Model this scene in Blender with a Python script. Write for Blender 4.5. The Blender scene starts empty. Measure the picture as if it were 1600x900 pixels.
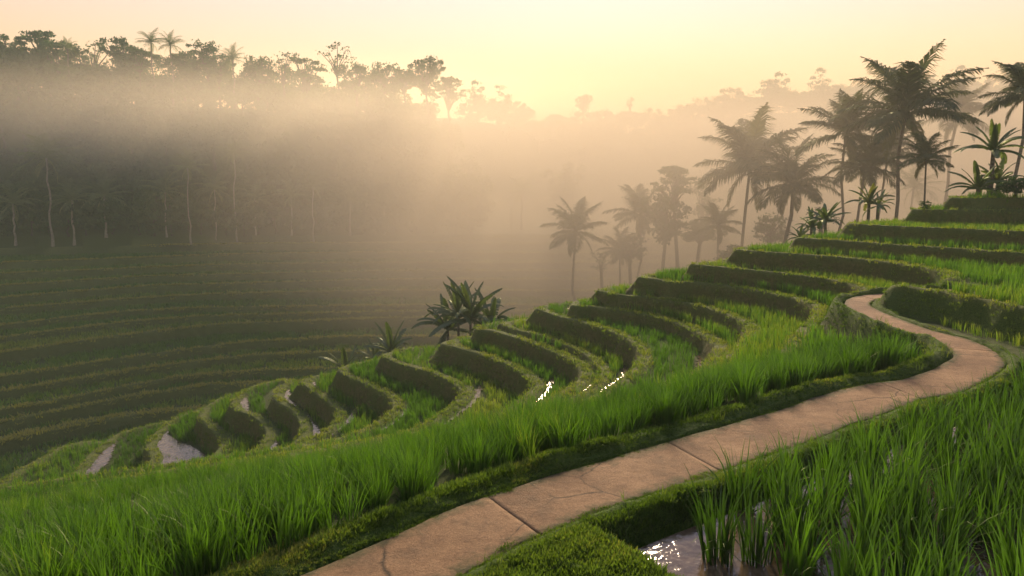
import bpy, math, random
import numpy as np
from mathutils import Vector

scene = bpy.context.scene
R = math.radians
# ================================================================ camera, sky, sun, exposure
F_PX, Y_HOR = 1150.0, 280.0            # focal length in pixels of a 1600 px wide frame; eye level row
PITCH = math.atan((450.0 - Y_HOR) / F_PX)
cam = bpy.data.cameras.new('camera'); camo = bpy.data.objects.new('camera', cam)
scene.collection.objects.link(camo)
cam.sensor_width = 36.0; cam.lens = 36.0 * F_PX / 1600.0
cam.clip_start = 0.1; cam.clip_end = 5000
camo.location = (0, 0, 0); camo.rotation_euler = (R(90) - PITCH, 0, 0)
scene.camera = camo

SUN_EL, SUN_AZ = R(23), R(6)           # azimuth clockwise from +Y
world = bpy.data.worlds.new('World'); scene.world = world; world.use_nodes = True
wn = world.node_tree.nodes; wl = world.node_tree.links
sky = wn.new('ShaderNodeTexSky'); sky.sky_type = 'NISHITA'; sky.sun_disc = False
sky.sun_elevation = SUN_EL; sky.sun_rotation = SUN_AZ
sky.air_density = 3.4; sky.dust_density = 0.1; sky.ozone_density = 0.8; sky.altitude = 300
wn['Background'].inputs['Strength'].default_value = 0.092
tint = wn.new('ShaderNodeMix'); tint.data_type = 'RGBA'; tint.blend_type = 'MULTIPLY'; tint.inputs[0].default_value = 1.0
tint.inputs[7].default_value = (.76, .655, 1.2, 1)      # dust-laden dawn air
wl.new(sky.outputs[0], tint.inputs[6]); wl.new(tint.outputs[2], wn['Background'].inputs['Color'])

sd = bpy.data.lights.new('sun', 'SUN'); so = bpy.data.objects.new('sun', sd); scene.collection.objects.link(so)
sd.energy = 5.0; sd.angle = R(9); sd.color = (1.0, .76, .50)
so.rotation_euler = Vector((math.sin(SUN_AZ)*math.cos(SUN_EL), math.cos(SUN_AZ)*math.cos(SUN_EL), math.sin(SUN_EL))).to_track_quat('Z', 'Y').to_euler()

HAZE_DENSITY, HAZE_G, HAZE_TOP = 0.0007, 0.35, 36.0
HAZE_COLOR = (.72, .86, .80, 1)

vs = scene.view_settings
vs.view_transform = 'Standard'; vs.look = 'None'; vs.gamma = 1.0; vs.use_curve_mapping = False
vs.exposure = 0.72
cy = scene.cycles
cy.use_denoising = True
try: cy.denoiser = 'OPENIMAGEDENOISE'
except Exception: pass
cy.max_bounces = 6; cy.diffuse_bounces = 2; cy.glossy_bounces = 2; cy.transmission_bounces = 3; cy.volume_bounces = 1
cy.transparent_max_bounces = 8
cy.use_adaptive_sampling = True; cy.adaptive_threshold = 0.02
cy.caustics_reflective = False; cy.caustics_refractive = False
cy.volume_step_rate = 2.0; cy.volume_max_steps = 128
cy.sample_clamp_indirect = 4.0

rng = np.random.default_rng(7); random.seed(7)
# ================================================================ materials
def new_mat(name):
    m = bpy.data.materials.new(name); m.use_nodes = True
    nt = m.node_tree; nt.nodes.clear()
    return m, nt.nodes, nt.links
def noise(N, L, scale, detail=4, rough=.6, vec=None, dim=None):
    n = N.new('ShaderNodeTexNoise'); n.inputs['Scale'].default_value = scale
    n.inputs['Detail'].default_value = detail; n.inputs['Roughness'].default_value = rough
    if vec is not None: L.new(vec, n.inputs['Vector'])
    return n.outputs['Fac']
def ramp(N, L, fac, stops):
    r = N.new('ShaderNodeValToRGB'); e = r.color_ramp.elements
    while len(e) < len(stops): e.new(.5)
    for q, (p, c) in zip(e, stops): q.position = p; q.color = (*c, 1)
    L.new(fac, r.inputs[0]); return r.outputs[0]
def mixc(N, L, fac, a, b):
    n = N.new('ShaderNodeMix'); n.data_type = 'RGBA'
    for s, v in ((n.inputs[0], fac), (n.inputs[6], a), (n.inputs[7], b)):
        if hasattr(v, 'is_output'): L.new(v, s)
        elif isinstance(v, tuple): s.default_value = (*v, 1)
        else: s.default_value = v
    return n.outputs[2]
def math_n(N, L, op, a, b=None):
    n = N.new('ShaderNodeMath'); n.operation = op
    for s, v in zip(n.inputs, (a, b)):
        if v is None: continue
        if hasattr(v, 'is_output'): L.new(v, s)
        else: s.default_value = v
    return n.outputs[0]
def attr(N, name):
    a = N.new('ShaderNodeAttribute'); a.attribute_name = name; return a
def position(N): return N.new('ShaderNodeNewGeometry').outputs['Position']
def objco(N): return N.new('ShaderNodeTexCoord').outputs['Object']

def leaf_mat(name, dark, light, yellow, trans=.4, gloss=.08, warm=0.0):
    """a blade or leaf: diffuse both sides, lit through from behind, a thin sheen"""
    m, N, L = new_mat(name)
    t = attr(N, 'tint').outputs['Fac']
    big = noise(N, L, .35, 3, vec=position(N))
    f = math_n(N, L, 'MULTIPLY_ADD', big, .5); N[-1].inputs[2].default_value = -.25
    f = math_n(N, L, 'ADD', f, t)
    rnd = N.new('ShaderNodeObjectInfo').outputs['Random']
    f = math_n(N, L, 'ADD', f, math_n(N, L, 'MULTIPLY', math_n(N, L, 'SUBTRACT', rnd, .5), .3))
    c = ramp(N, L, f, [(0.0, dark), (.62, light), (1.0, yellow)])
    d = N.new('ShaderNodeBsdfDiffuse'); tr = N.new('ShaderNodeBsdfTranslucent'); g = N.new('ShaderNodeBsdfGlossy')
    g.inputs['Roughness'].default_value = .5
    L.new(c, d.inputs[0])
    tc = N.new('ShaderNodeMix'); tc.data_type = 'RGBA'; tc.blend_type = 'MULTIPLY'; tc.inputs[0].default_value = 1
    L.new(c, tc.inputs[6]); tc.inputs[7].default_value = (2.0, 1.9, .7, 1); L.new(tc.outputs[2], tr.inputs[0])
    m1 = N.new('ShaderNodeMixShader'); m1.inputs[0].default_value = trans; L.new(d.outputs[0], m1.inputs[1]); L.new(tr.outputs[0], m1.inputs[2])
    m2 = N.new('ShaderNodeMixShader'); m2.inputs[0].default_value = gloss; L.new(m1.outputs[0], m2.inputs[1]); L.new(g.outputs[0], m2.inputs[2])
    g.inputs[0].default_value = (.6, .65, .5, 1)
    o = N.new('ShaderNodeOutputMaterial'); L.new(m2.outputs[0], o.inputs[0])
    return m

def ground_mat():
    m, N, L = new_mat('terrace_soil_and_turf')
    p = position(N)
    fine = noise(N, L, 9, 6, .7, p); mid = noise(N, L, 1.3, 5, .6, p); speck = noise(N, L, 38, 4, .7, p)
    mud = ramp(N, L, fine, [(.3, (.018, .016, .010)), (.7, (.05, .043, .026))])
    turf = ramp(N, L, speck, [(.25, (.022, .040, .008)), (.5, (.055, .10, .016)), (.75, (.10, .15, .03))])
    dry = ramp(N, L, speck, [(.3, (.08, .10, .026)), (.7, (.21, .21, .068))])  # dry grass tone, lightened to paint light catching on the terrace lips
    rc = ramp(N, L, fine, [(.3, (.07, .06, .022)), (.55, (.13, .115, .04)), (.75, (.20, .165, .075))])
    rc2 = ramp(N, L, speck, [(.3, (.055, .07, .018)), (.7, (.13, .15, .035))])
    rc = mixc(N, L, ramp(N, L, mid, [(.42, (0,0,0)), (.62, (1,1,1))]), rc, rc2)
    base = mixc(N, L, attr(N, 'turf').outputs['Fac'], mud, turf)
    base = mixc(N, L, attr(N, 'riser').outputs['Fac'], base, rc)
    lipc = mixc(N, L, mid, turf, dry)
    base = mixc(N, L, attr(N, 'bund').outputs['Fac'], base, lipc)
    b = N.new('ShaderNodeBsdfPrincipled'); L.new(base, b.inputs['Base Color']); b.inputs['Roughness'].default_value = .95
    b.inputs['Specular IOR Level'].default_value = .15
    bp = N.new('ShaderNodeBump'); bp.inputs['Strength'].default_value = .9; bp.inputs['Distance'].default_value = .06
    h = math_n(N, L, 'ADD', fine, math_n(N, L, 'MULTIPLY', speck, .6)); L.new(h, bp.inputs['Height']); L.new(bp.outputs[0], b.inputs['Normal'])
    o = N.new('ShaderNodeOutputMaterial'); L.new(b.outputs[0], o.inputs[0]); return m

def water_mat():
    m, N, L = new_mat('paddy_water')
    p = position(N)
    b = N.new('ShaderNodeBsdfPrincipled')
    s = noise(N, L, 5, 5, .65, p)
    c = ramp(N, L, s, [(.35, (.055, .038, .020)), (.7, (.15, .108, .062))])
    L.new(c, b.inputs['Base Color']); b.inputs['IOR'].default_value = 1.33
    r = ramp(N, L, noise(N, L, 14, 4, .7, p), [(.4, (.02,)*3), (.7, (.14,)*3)]); L.new(r, b.inputs['Roughness'])
    b.inputs['Specular IOR Level'].default_value = .8
    bp = N.new('ShaderNodeBump'); bp.inputs['Strength'].default_value = .25; bp.inputs['Distance'].default_value = .02
    L.new(noise(N, L, 11, 3, .5, p), bp.inputs['Height']); L.new(bp.outputs[0], b.inputs['Normal'])
    o = N.new('ShaderNodeOutputMaterial'); L.new(b.outputs[0], o.inputs[0]); return m

def path_mat():
    m, N, L = new_mat('worn_concrete_path')
    p = position(N)
    a = noise(N, L, 1.1, 6, .62, p); f = noise(N, L, 75, 6, .85, p); s = noise(N, L, 6.5, 5, .7, p)
    c = ramp(N, L, a, [(.3, (.15, .085, .042)), (.52, (.25, .148, .072)), (.72, (.36, .225, .115))])
    c = mixc(N, L, ramp(N, L, s, [(.48, (0,)*3), (.75, (.6,)*3)]), c, (.13, .07, .037))
    c = mixc(N, L, ramp(N, L, f, [(.5, (0,)*3), (.68, (.8,)*3)]), c, (.075, .046, .028))
    c = mixc(N, L, ramp(N, L, f, [(.36, (.7,)*3), (.46, (0,)*3)]), c, (.46, .28, .15))
    vo = N.new('ShaderNodeTexVoronoi'); vo.feature = 'DISTANCE_TO_EDGE'; vo.inputs['Scale'].default_value = .55
    wp = N.new('ShaderNodeMix'); wp.data_type = 'VECTOR'; wp.inputs[0].default_value = .16
    nn = N.new('ShaderNodeTexNoise'); nn.inputs['Scale'].default_value = 2.5; nn.inputs['Detail'].default_value = 6; L.new(p, nn.inputs['Vector'])
    L.new(p, wp.inputs[4]); L.new(nn.outputs['Color'], wp.inputs[5]); L.new(wp.outputs[1], vo.inputs['Vector'])
    crack = ramp(N, L, vo.outputs['Distance'], [(0, (1,)*3), (.006, (0,)*3)])
    crack = math_n(N, L, 'MULTIPLY', crack, ramp(N, L, a, [(.45, (0,)*3), (.55, (1,)*3)]))
    c = mixc(N, L, crack, c, (.03, .022, .014))
    c = mixc(N, L, ramp(N, L, noise(N, L, 2.3, 6, .7, p), [(.52, (0,)*3), (.72, (.75,)*3)]), c, (.11, .072, .04))
    # moss creeping in from both edges
    e = attr(N, 'edge').outputs['Fac']
    e = math_n(N, L, 'ADD', e, math_n(N, L, 'MULTIPLY', math_n(N, L, 'SUBTRACT', s, .5), 1.1))
    c = mixc(N, L, ramp(N, L, e, [(.62, (0,)*3), (1.0, (.9,)*3)]), c, (.06, .065, .022))
    b = N.new('ShaderNodeBsdfPrincipled'); L.new(c, b.inputs['Base Color']); b.inputs['Roughness'].default_value = .8
    b.inputs['Specular IOR Level'].default_value = .15
    bp = N.new('ShaderNodeBump'); bp.inputs['Strength'].default_value = 1.0; bp.inputs['Distance'].default_value = .03
    h = math_n(N, L, 'ADD', math_n(N, L, 'MULTIPLY', f, .5), s); L.new(h, bp.inputs['Height']); L.new(bp.outputs[0], b.inputs['Normal'])
    o = N.new('ShaderNodeOutputMaterial'); L.new(b.outputs[0], o.inputs[0]); return m

def bark_mat(name, a, c):
    m, N, L = new_mat(name)
    t = objco(N)
    w = N.new('ShaderNodeTexWave'); w.bands_direction = 'Z'; w.inputs['Scale'].default_value = 2.2; w.inputs['Distortion'].default_value = 3; L.new(t, w.inputs['Vector'])
    n = noise(N, L, 6, 5, .6, t)
    col = ramp(N, L, math_n(N, L, 'MULTIPLY_ADD', w.outputs['Fac'], .4) if False else n, [(.3, a), (.7, c)])
    b = N.new('ShaderNodeBsdfPrincipled'); L.new(col, b.inputs['Base Color']); b.inputs['Roughness'].default_value = .9
    bp = N.new('ShaderNodeBump'); bp.inputs['Strength'].default_value = .7; bp.inputs['Distance'].default_value = .04
    L.new(w.outputs['Fac'], bp.inputs['Height']); L.new(bp.outputs[0], b.inputs['Normal'])
    o = N.new('ShaderNodeOutputMaterial'); L.new(b.outputs[0], o.inputs[0]); return m

M_GROUND, M_WATER, M_PATH = ground_mat(), water_mat(), path_mat()
M_RICE = leaf_mat('rice_leaf', (.018, .050, .007), (.054, .138, .015), (.15, .20, .035), .45, .045)
M_TURF = leaf_mat('short_turf', (.030, .070, .010), (.085, .150, .022), (.21, .22, .06), .4, .03)
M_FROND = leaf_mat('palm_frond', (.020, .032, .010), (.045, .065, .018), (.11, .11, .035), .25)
M_FARFROND = leaf_mat('pale_brightened_frond', (.05, .085, .03), (.10, .15, .05), (.17, .19, .08), .3)  # pale green fronds, colour brightened to offset the hill's shade on the crowns
M_BANANA = leaf_mat('banana_leaf', (.025, .05, .012), (.06, .10, .022), (.15, .14, .05), .35, .12)
M_TREE = leaf_mat('tree_leaf', (.014, .040, .014), (.036, .085, .026), (.07, .11, .04), .25, .04)
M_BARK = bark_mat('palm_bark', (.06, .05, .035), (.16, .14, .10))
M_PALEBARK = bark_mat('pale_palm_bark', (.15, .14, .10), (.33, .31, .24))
M_DARKBARK = bark_mat('tree_bark', (.035, .028, .02), (.09, .075, .055))
CP, SP = math.cos(PITCH), math.sin(PITCH)
def ray(x, y):
    yc = -(y - 450.0)
    return np.array([x - 800.0, F_PX * CP + yc * SP, -F_PX * SP + yc * CP])
def on_level(x, y, z):
    r = ray(x, y); t = z / r[2]
    return r * t
def at_depth(x, y, d):
    r = ray(x, y)
    return r * (d / r[1])

# ---------------------------------------------------------------- surveyed terrace edges
LEVEL = {-6: 1.6, -5: 1.4, -4: 1.2, -3: 1, -2: 0.75, -1: 0.3, 0: -0.15, 1: -0.6, 2: -0.72, 3: -1.11, 4: -1.56, 5: -2.03, 6: -2.43, 7: -2.92,
         8: -3.4, 9: -3.91, 10: -4.32, 11: -4.67, 12: -5.233, 13: -5.349, 14: -5.83, 15: -6.388, 16: -6.946, 17: -7.581, 18: -8.1,
         19: -8.61, 20: -9.235, 21: -9.909, 22: -10.582, 23: -11.352, 24: -13.4, 25: -15.4, 26: -17.6, 27: -20, 28: -22.5, 29: -25, 30: -27}
EDGES = {
 1: [(1528,308),(1545,306),(1570,305),(1600,305)],
 2: [(1458,313),(1470,311.5),(1500,311),(1540,312),(1600,312)],
 3: [(1382,333),(1400,331.5),(1450,332),(1500,332),(1600,332)],
 4: [(1312,353),(1330,354),(1380,357),(1450,360),(1520,363),(1600,367)],
 5: [(1222,377),(1245,376),(1300,379),(1350,383),(1400,387),(1450,390),(1500,393),(1550,397),(1600,401)],
 6: [(1131,395),(1145,394),(1180,397),(1240,401),(1300,405),(1345,409),(1400,416),(1450,424),(1478,431),(1472,441),(1448,446),(1400,446),(1368,447),(1357,452),(1368,456),(1400,456),(1440,459),(1490,469),(1540,480),(1600,493)],
 7: [(1050,421),(1070,417),(1120,421),(1170,426),(1220,431),(1260,436),(1300,442),(1340,451),(1362,459),(1346,464),(1328,470),(1318,480),(1332,497),(1380,510),(1417,514),(1450,525),(1475,536),(1487,550),(1480,562),(1450,574),(1405,586),(1330,602),(1178,648),(1037,690),(863,738),(700,794),(470,896)],
 8: [(972,441),(985,437),(1000,438),(1050,443),(1100,446),(1150,453),(1200,461),(1240,470),(1270,480),(1285,490),(1274,500),(1255,515),(1235,533),(1215,555),(1195,582)],
 9: [(903,463),(910,458),(925,457),(960,463),(1020,469),(1070,477),(1110,487),(1150,503),(1167,514),(1168,522),(1158,531),(1146,542),(1128,562),(1117,595)],
 10: [(893,479),(900,479),(950,486),(992,492),(1032,500),(1062,510),(1090,522),(1112,534),(1128,546),(1128,560),(1113,573),(1090,588),(1050,613),(1000,634),(945,648)],
 11: [(822,489),(825,485),(832,483),(845,488),(862,495),(900,505),(932,515),(962,525),(982,537),(997,550),(1002,562),(997,572),(985,583),(965,598),(940,616),(900,636),(860,654)],
 12: [(758,511),(762,507),(775,511),(800,519),(850,530),(875,540),(900,552),(917,564),(930,578),(934,592),(925,605),(900,621),(857,639),(820,658)],
 13: [(738,520),(742,513),(750,512),(775,520),(810,531),(850,547),(887,562),(910,572),(919,582),(916,594),(901,606),(868,622),(835,641),(800,662)],
 14: [(674,548),(676,540),(684,536),(712,546),(745,556),(775,566),(800,577),(820,589),(835,600),(838,608),(825,620),(810,632),(795,645),(765,662)],
 15: [(588,563),(588,556),(598,563),(620,572),(650,579),(675,586),(700,597),(719,609),(726,619),(712,632),(695,647),(680,657),(650,672),(620,687)],
 16: [(522,585),(522,577),(531,587),(550,596),(575,606),(600,617),(614,629),(619,639),(609,650),(590,664),(562,677),(525,692)],
 17: [(458,606),(462,597),(472,604),(490,617),(510,630),(525,642),(531,650),(525,661),(505,676),(485,691),(462,705)],
 18: [(449,598),(437,607),(428,619),(431,631),(450,641),(464,652),(471,665),(471,680),(466,692),(446,706),(420,720)],
 19: [(376,617),(362,625),(356,636),(366,647),(387,651),(402,656),(414,667),(420,680),(415,694),(400,709),(380,721)],
 20: [(322,637),(311,645),(311,655),(325,667),(344,680),(351,692),(344,706),(327,721),(300,733),(270,743)],
 21: [(265,662),(242,680),(224,700),(232,710),(240,717),(241,724),(225,736),(200,748),(175,760),(145,773)],
 22: [(165,693),(140,712),(125,732),(110,750),(85,765),(60,776)],
 23: [(75,717),(37,735),(10,755),(-20,772)],
}
def unit(v):
    v = np.asarray(v, float); return v / np.linalg.norm(v)
def edge_lines():
    """every edge as a plan polyline (x, y), run on past what the picture shows"""
    out = []
    for k, px in EDGES.items():
        p = np.array([on_level(x, y, LEVEL[k])[:2] for x, y in px])
        # round the back of the spur
        s = p[0]; r = unit(s)
        d = unit([.9, .43 + .015*(k-6)])
        rr = unit(r + .35*np.array([r[1], -r[0]]))
        back = [s + 1.5*rr + 26*d, s + 1.5*rr + 1.6*d, s + 1.0*rr]
        if k >= 8 or k == 7: fwd = np.array([-.86,-.51])
        if k <= 5: ext = [p[-1] + 30*unit([1,-.3])]
        elif k == 6: ext = [p[-1] + 30*unit([1,-.22])]
        elif k == 7: ext = [p[-1] + 14*fwd]
        elif k == 8:
            # along the near rice slope, two metres off the path
            q7 = np.array([on_level(x, y, LEVEL[7])[:2] for x, y in EDGES[7][-6:]])
            ext = list(q7 + 2.3*np.array([-.53,.85])) + [q7[-1] + 2.3*np.array([-.53,.85]) + 14*fwd]
        elif k == 9:
            q7 = np.array([on_level(x, y, LEVEL[7])[:2] for x, y in EDGES[7][-6:]])
            ext = list(q7[1:] + 3.6*np.array([-.53,.85])) + [q7[-1] + 3.6*np.array([-.53,.85]) + 14*fwd]
        else: ext = [p[-1] + 30*unit(fwd + np.array([-.012*(k-9), .014*(k-9)]))]
        out.append((k, np.vstack([back, p, ext])))
    return out

class Field:
    """a smooth terrace index over the plan, held to the surveyed edges"""
    def __init__(s, x0, x1, y0, y1, h, lines, fixed=()):
        s.x0, s.y0, s.h = x0, y0, h
        nx, ny = int((x1-x0)/h)+1, int((y1-y0)/h)+1
        dense = []
        for k, p in lines:
            for a, b in zip(p[:-1], p[1:]):
                n = max(2, int(np.linalg.norm(b-a)/(h*.45)))
                t = np.linspace(0, 1, n)[:, None]
                q = a + (b-a)*t
                dense.append(np.column_stack([q, np.full(n, k)]))
        for f in fixed: dense.append(np.atleast_2d(np.array(f, float)))
        dense = np.vstack(dense)
        u = None
        for lv in (16, 8, 4, 2, 1):
            H = h*lv; mx, my = (nx-1)//lv+2, (ny-1)//lv+2
            i = np.rint((dense[:,0]-x0)/H).astype(int); j = np.rint((dense[:,1]-y0)/H).astype(int)
            ok = (i>=0)&(i<mx)&(j>=0)&(j<my)
            acc = np.zeros((my, mx)); cnt = np.zeros((my, mx))
            np.add.at(acc, (j[ok], i[ok]), dense[ok,2]); np.add.at(cnt, (j[ok], i[ok]), 1)
            m = cnt > 0; val = np.where(m, acc/np.maximum(cnt,1), 0)
            if u is None: u = np.full((my,mx), dense[:,2].mean())
            else:
                gx = np.minimum(np.arange(mx)*H/(2*H), u.shape[1]-1.001); gy = np.minimum(np.arange(my)*H/(2*H), u.shape[0]-1.001)
                u = bil(u, gx[None,:]+0*gy[:,None], gy[:,None]+0*gx[None,:])
            for it in range(600 if lv > 2 else 160):
                p_ = np.pad(u, 1, mode='edge')
                v = .25*(p_[:-2,1:-1]+p_[2:,1:-1]+p_[1:-1,:-2]+p_[1:-1,2:])
                u = np.where(m, val, u + 1.0*(v-u))
        k = np.exp(-.5*(np.arange(-4,5)/1.3)**2); k /= k.sum()
        for ax in (0,1):
            p_ = np.pad(u, [(4,4) if a==ax else (0,0) for a in (0,1)], mode='edge')
            u = sum(k[t]*np.take(p_, np.arange(t, t+u.shape[ax]), axis=ax) for t in range(9))
        s.u = u
        gy, gx = np.gradient(u, h)
        s.g = np.maximum(np.hypot(gx, gy), .02)
    def at(s, x, y):
        gx = np.clip((x-s.x0)/s.h, 0, s.u.shape[1]-1.001); gy = np.clip((y-s.y0)/s.h, 0, s.u.shape[0]-1.001)
        return bil(s.u, gx, gy), bil(s.g, gx, gy)
def bil(a, gx, gy):
    i = gx.astype(int); j = gy.astype(int); fx = gx-i; fy = gy-j
    i1 = np.minimum(i+1, a.shape[1]-1); j1 = np.minimum(j+1, a.shape[0]-1)
    return (a[j,i]*(1-fx)+a[j,i1]*fx)*(1-fy)+(a[j1,i]*(1-fx)+a[j1,i1]*fx)*fy
FAR_LEVEL = [-19.0, -18.3, -17.8, -17.3, -16.6, -15.6, -15.1, -14.6, -13.9, -13.1, -12.3, -11.5, -10.6, -9.6, -9.0, -8.4]
FAR_EDGES = [
 [(0,690),(100,667),(212,648),(300,640)], [(0,664),(100,642),(200,620),(310,602)], [(0,646),(100,630),(200,610),(300,595),(400,582)],
 [(0,615),(100,598),(250,575),(400,557),(520,553)], [(0,593),(187,565),(375,539),(544,529)], [(0,554),(187,527),(337,509),(600,499),(800,498),(900,498)],
 [(0,531),(187,507),(326,496),(600,490),(900,489)], [(0,512),(187,490),(300,484),(600,481),(900,480)], [(0,485),(225,468),(326,462),(600,456),(900,457)],
 [(0,468),(225,449),(600,439),(1000,439)], [(0,449),(225,434),(600,426),(1000,425)], [(0,430),(337,416),(600,413),(1000,413)],
 [(0,413),(337,400),(600,396),(1000,398)], [(0,390),(337,383),(600,381),(1000,383)], [(0,379),(337,375),(600,373),(1000,373)], [(600,362),(1000,363)]]
def far_lines():
    out = []
    for j, (z, px) in enumerate(zip(FAR_LEVEL, FAR_EDGES)):
        p = np.array([on_level(x, y, z)[:2] for x, y in px])
        a = p[0] - unit(p[1]-p[0])*70 if j < 15 else p[0] + np.array([-1, 0])
        out.append((20 - j, np.vstack([a, p, p[-1] + np.array([70, 2.])])))
    return out
NEAR = Field(-50, 50, 0, 80, .15, edge_lines(), [(-30,78,29),(-48,60,29),(40,78,14)])
FAR = Field(-130, 120, 30, 130, .5, far_lines(), [(-60,34,23),(0,40,23),(60,40,22)])
LV = np.array([LEVEL[k] for k in range(-6, 31)])
FL = np.array([-8.0]*6 + FAR_LEVEL[::-1] + [-19.7, -20.4, -21.0])      # index 5 - .. ; level of far edge k is FL[k+1]
def far_level(k): return FL[np.clip(k+1, 0, len(FL)-1)]
def near_level(k): return LV[np.clip(k+6, 0, len(LV)-1)]
def ss(t): t = np.clip(t, 0, 1); return t*t*(3-2*t)
# lattice value noise for lumps
_lat = rng.random((256, 256))
def lump(x, y, s):
    gx = (x*s) % 255; gy = (y*s) % 255
    i = gx.astype(int); j = gy.astype(int); fx = ss(gx-i); fy = ss(gy-j)
    return (_lat[j,i]*(1-fx)+_lat[j,(i+1)%256]*fx)*(1-fy)+(_lat[(j+1)%256,i]*(1-fx)+_lat[(j+1)%256,(i+1)%256]*fx)*fy - .5

# ---------------------------------------------------------------- the path: a centre line with heights
PATH_LEFT = [(380,930,-2.95),(470,896,-2.95),(700,796,-2.95),(863,740,-2.95),(1037,692,-2.95),(1178,650,-2.94),(1335,602,-2.92),(1415,588,-2.90)]
PATH_MID = [(1525,568,-2.86),(1522,549,-2.84),(1484,530,-2.82),(1436,518,-2.82),(1398,504,-2.80),(1363,489,-2.79),(1340,476,-2.77),(1352,466,-2.74),(1395,460,-2.66),(1450,456,-2.55),(1500,453,-2.5)]
def path_points():
    l = np.array([on_level(*q) for q in PATH_LEFT]); d = np.gradient(l[:, :2], axis=0); d /= np.linalg.norm(d, axis=1)[:, None]
    c = l.copy(); c[:, 0] += .46*d[:, 1]; c[:, 1] -= .46*d[:, 0]
    m = np.array([on_level(*q) for q in PATH_MID])
    start = c[0] + (c[0]-c[1])*3
    p = np.vstack([start, c, m])
    # Catmull-Rom, then even spacing
    q = np.vstack([2*p[0]-p[1], p, 2*p[-1]-p[-2]]); out = []
    for i in range(1, len(q)-2):
        for t in np.linspace(0, 1, 40, endpoint=False):
            a, b, c_, d_ = q[i-1], q[i], q[i+1], q[i+2]
            out.append(.5*(2*b + (c_-a)*t + (2*a-5*b+4*c_-d_)*t*t + (3*b-a-3*c_+d_)*t**3))
    out = np.array(out); s = np.concatenate([[0], np.cumsum(np.linalg.norm(np.diff(out[:, :2], axis=0), axis=1))])
    e = np.arange(0, s[-1], .06)
    return np.column_stack([np.interp(e, s, out[:, i]) for i in range(3)])
PATH = path_points()
PT = np.gradient(PATH[:, :2], axis=0); PT /= np.linalg.norm(PT, axis=1)[:, None]
HALF = .45
def to_path(x, y):
    """signed distance to the centre line (left of travel is positive) and the path's height there"""
    d = np.full(x.shape, 99.); s = np.full(x.shape, 99.); z = np.full(x.shape, -2.95); idx = np.zeros(x.shape, int)
    near = np.where((y < 24) & (y > -8) & (x > -16) & (x < 17))[0] if x.ndim == 1 else None
    P = PATH[::2]; T = PT[::2]
    for a in range(0, len(near), 20000):
        n = near[a:a+20000]
        dd = (x[n, None]-P[None, :, 0])**2 + (y[n, None]-P[None, :, 1])**2
        j = dd.argmin(1)
        vx = x[n]-P[j, 0]; vy = y[n]-P[j, 1]
        d[n] = np.sqrt(dd[np.arange(len(n)), j]); s[n] = np.where(T[j, 0]*vy - T[j, 1]*vx >= 0, 1, -1)*d[n]
        z[n] = P[j, 2]; idx[n] = j*2
    hw = HW[idx]; s = np.sign(s)*(np.abs(s) - hw + HALF)              # a narrower path counts as farther away
    return s, z, idx
IDX_BEND = int(np.argmin(np.hypot(PATH[:, 0]-on_level(1525,568,-2.86)[0], PATH[:, 1]-on_level(1525,568,-2.86)[1])))
HW = np.interp(np.arange(len(PATH)), [0, IDX_BEND-60, IDX_BEND+25, len(PATH)], [.45, .45, .33, .22])
PADDY_Z = -3.09
PC = on_level(935, 845, -2.98)[:2]; PD = on_level(1035, 905, -2.98)[:2]
PADDY_N = np.array([-(PD-PC)[1], (PD-PC)[0]]); PADDY_N /= np.linalg.norm(PADDY_N)
_c = np.array([on_level(*EDGES[k][0], LEVEL[k])[:2] for k in range(1, 24)])
_o = np.argsort(_c[:, 0]/_c[:, 1]); CREST_A = (_c[:, 0]/_c[:, 1])[_o]; CREST_R = np.hypot(*_c.T)[_o]
CREST_A = np.concatenate([[-1.2], CREST_A, [.75, 1.1]]); CREST_R = np.concatenate([[40], CREST_R, [30, 34]])
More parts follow.
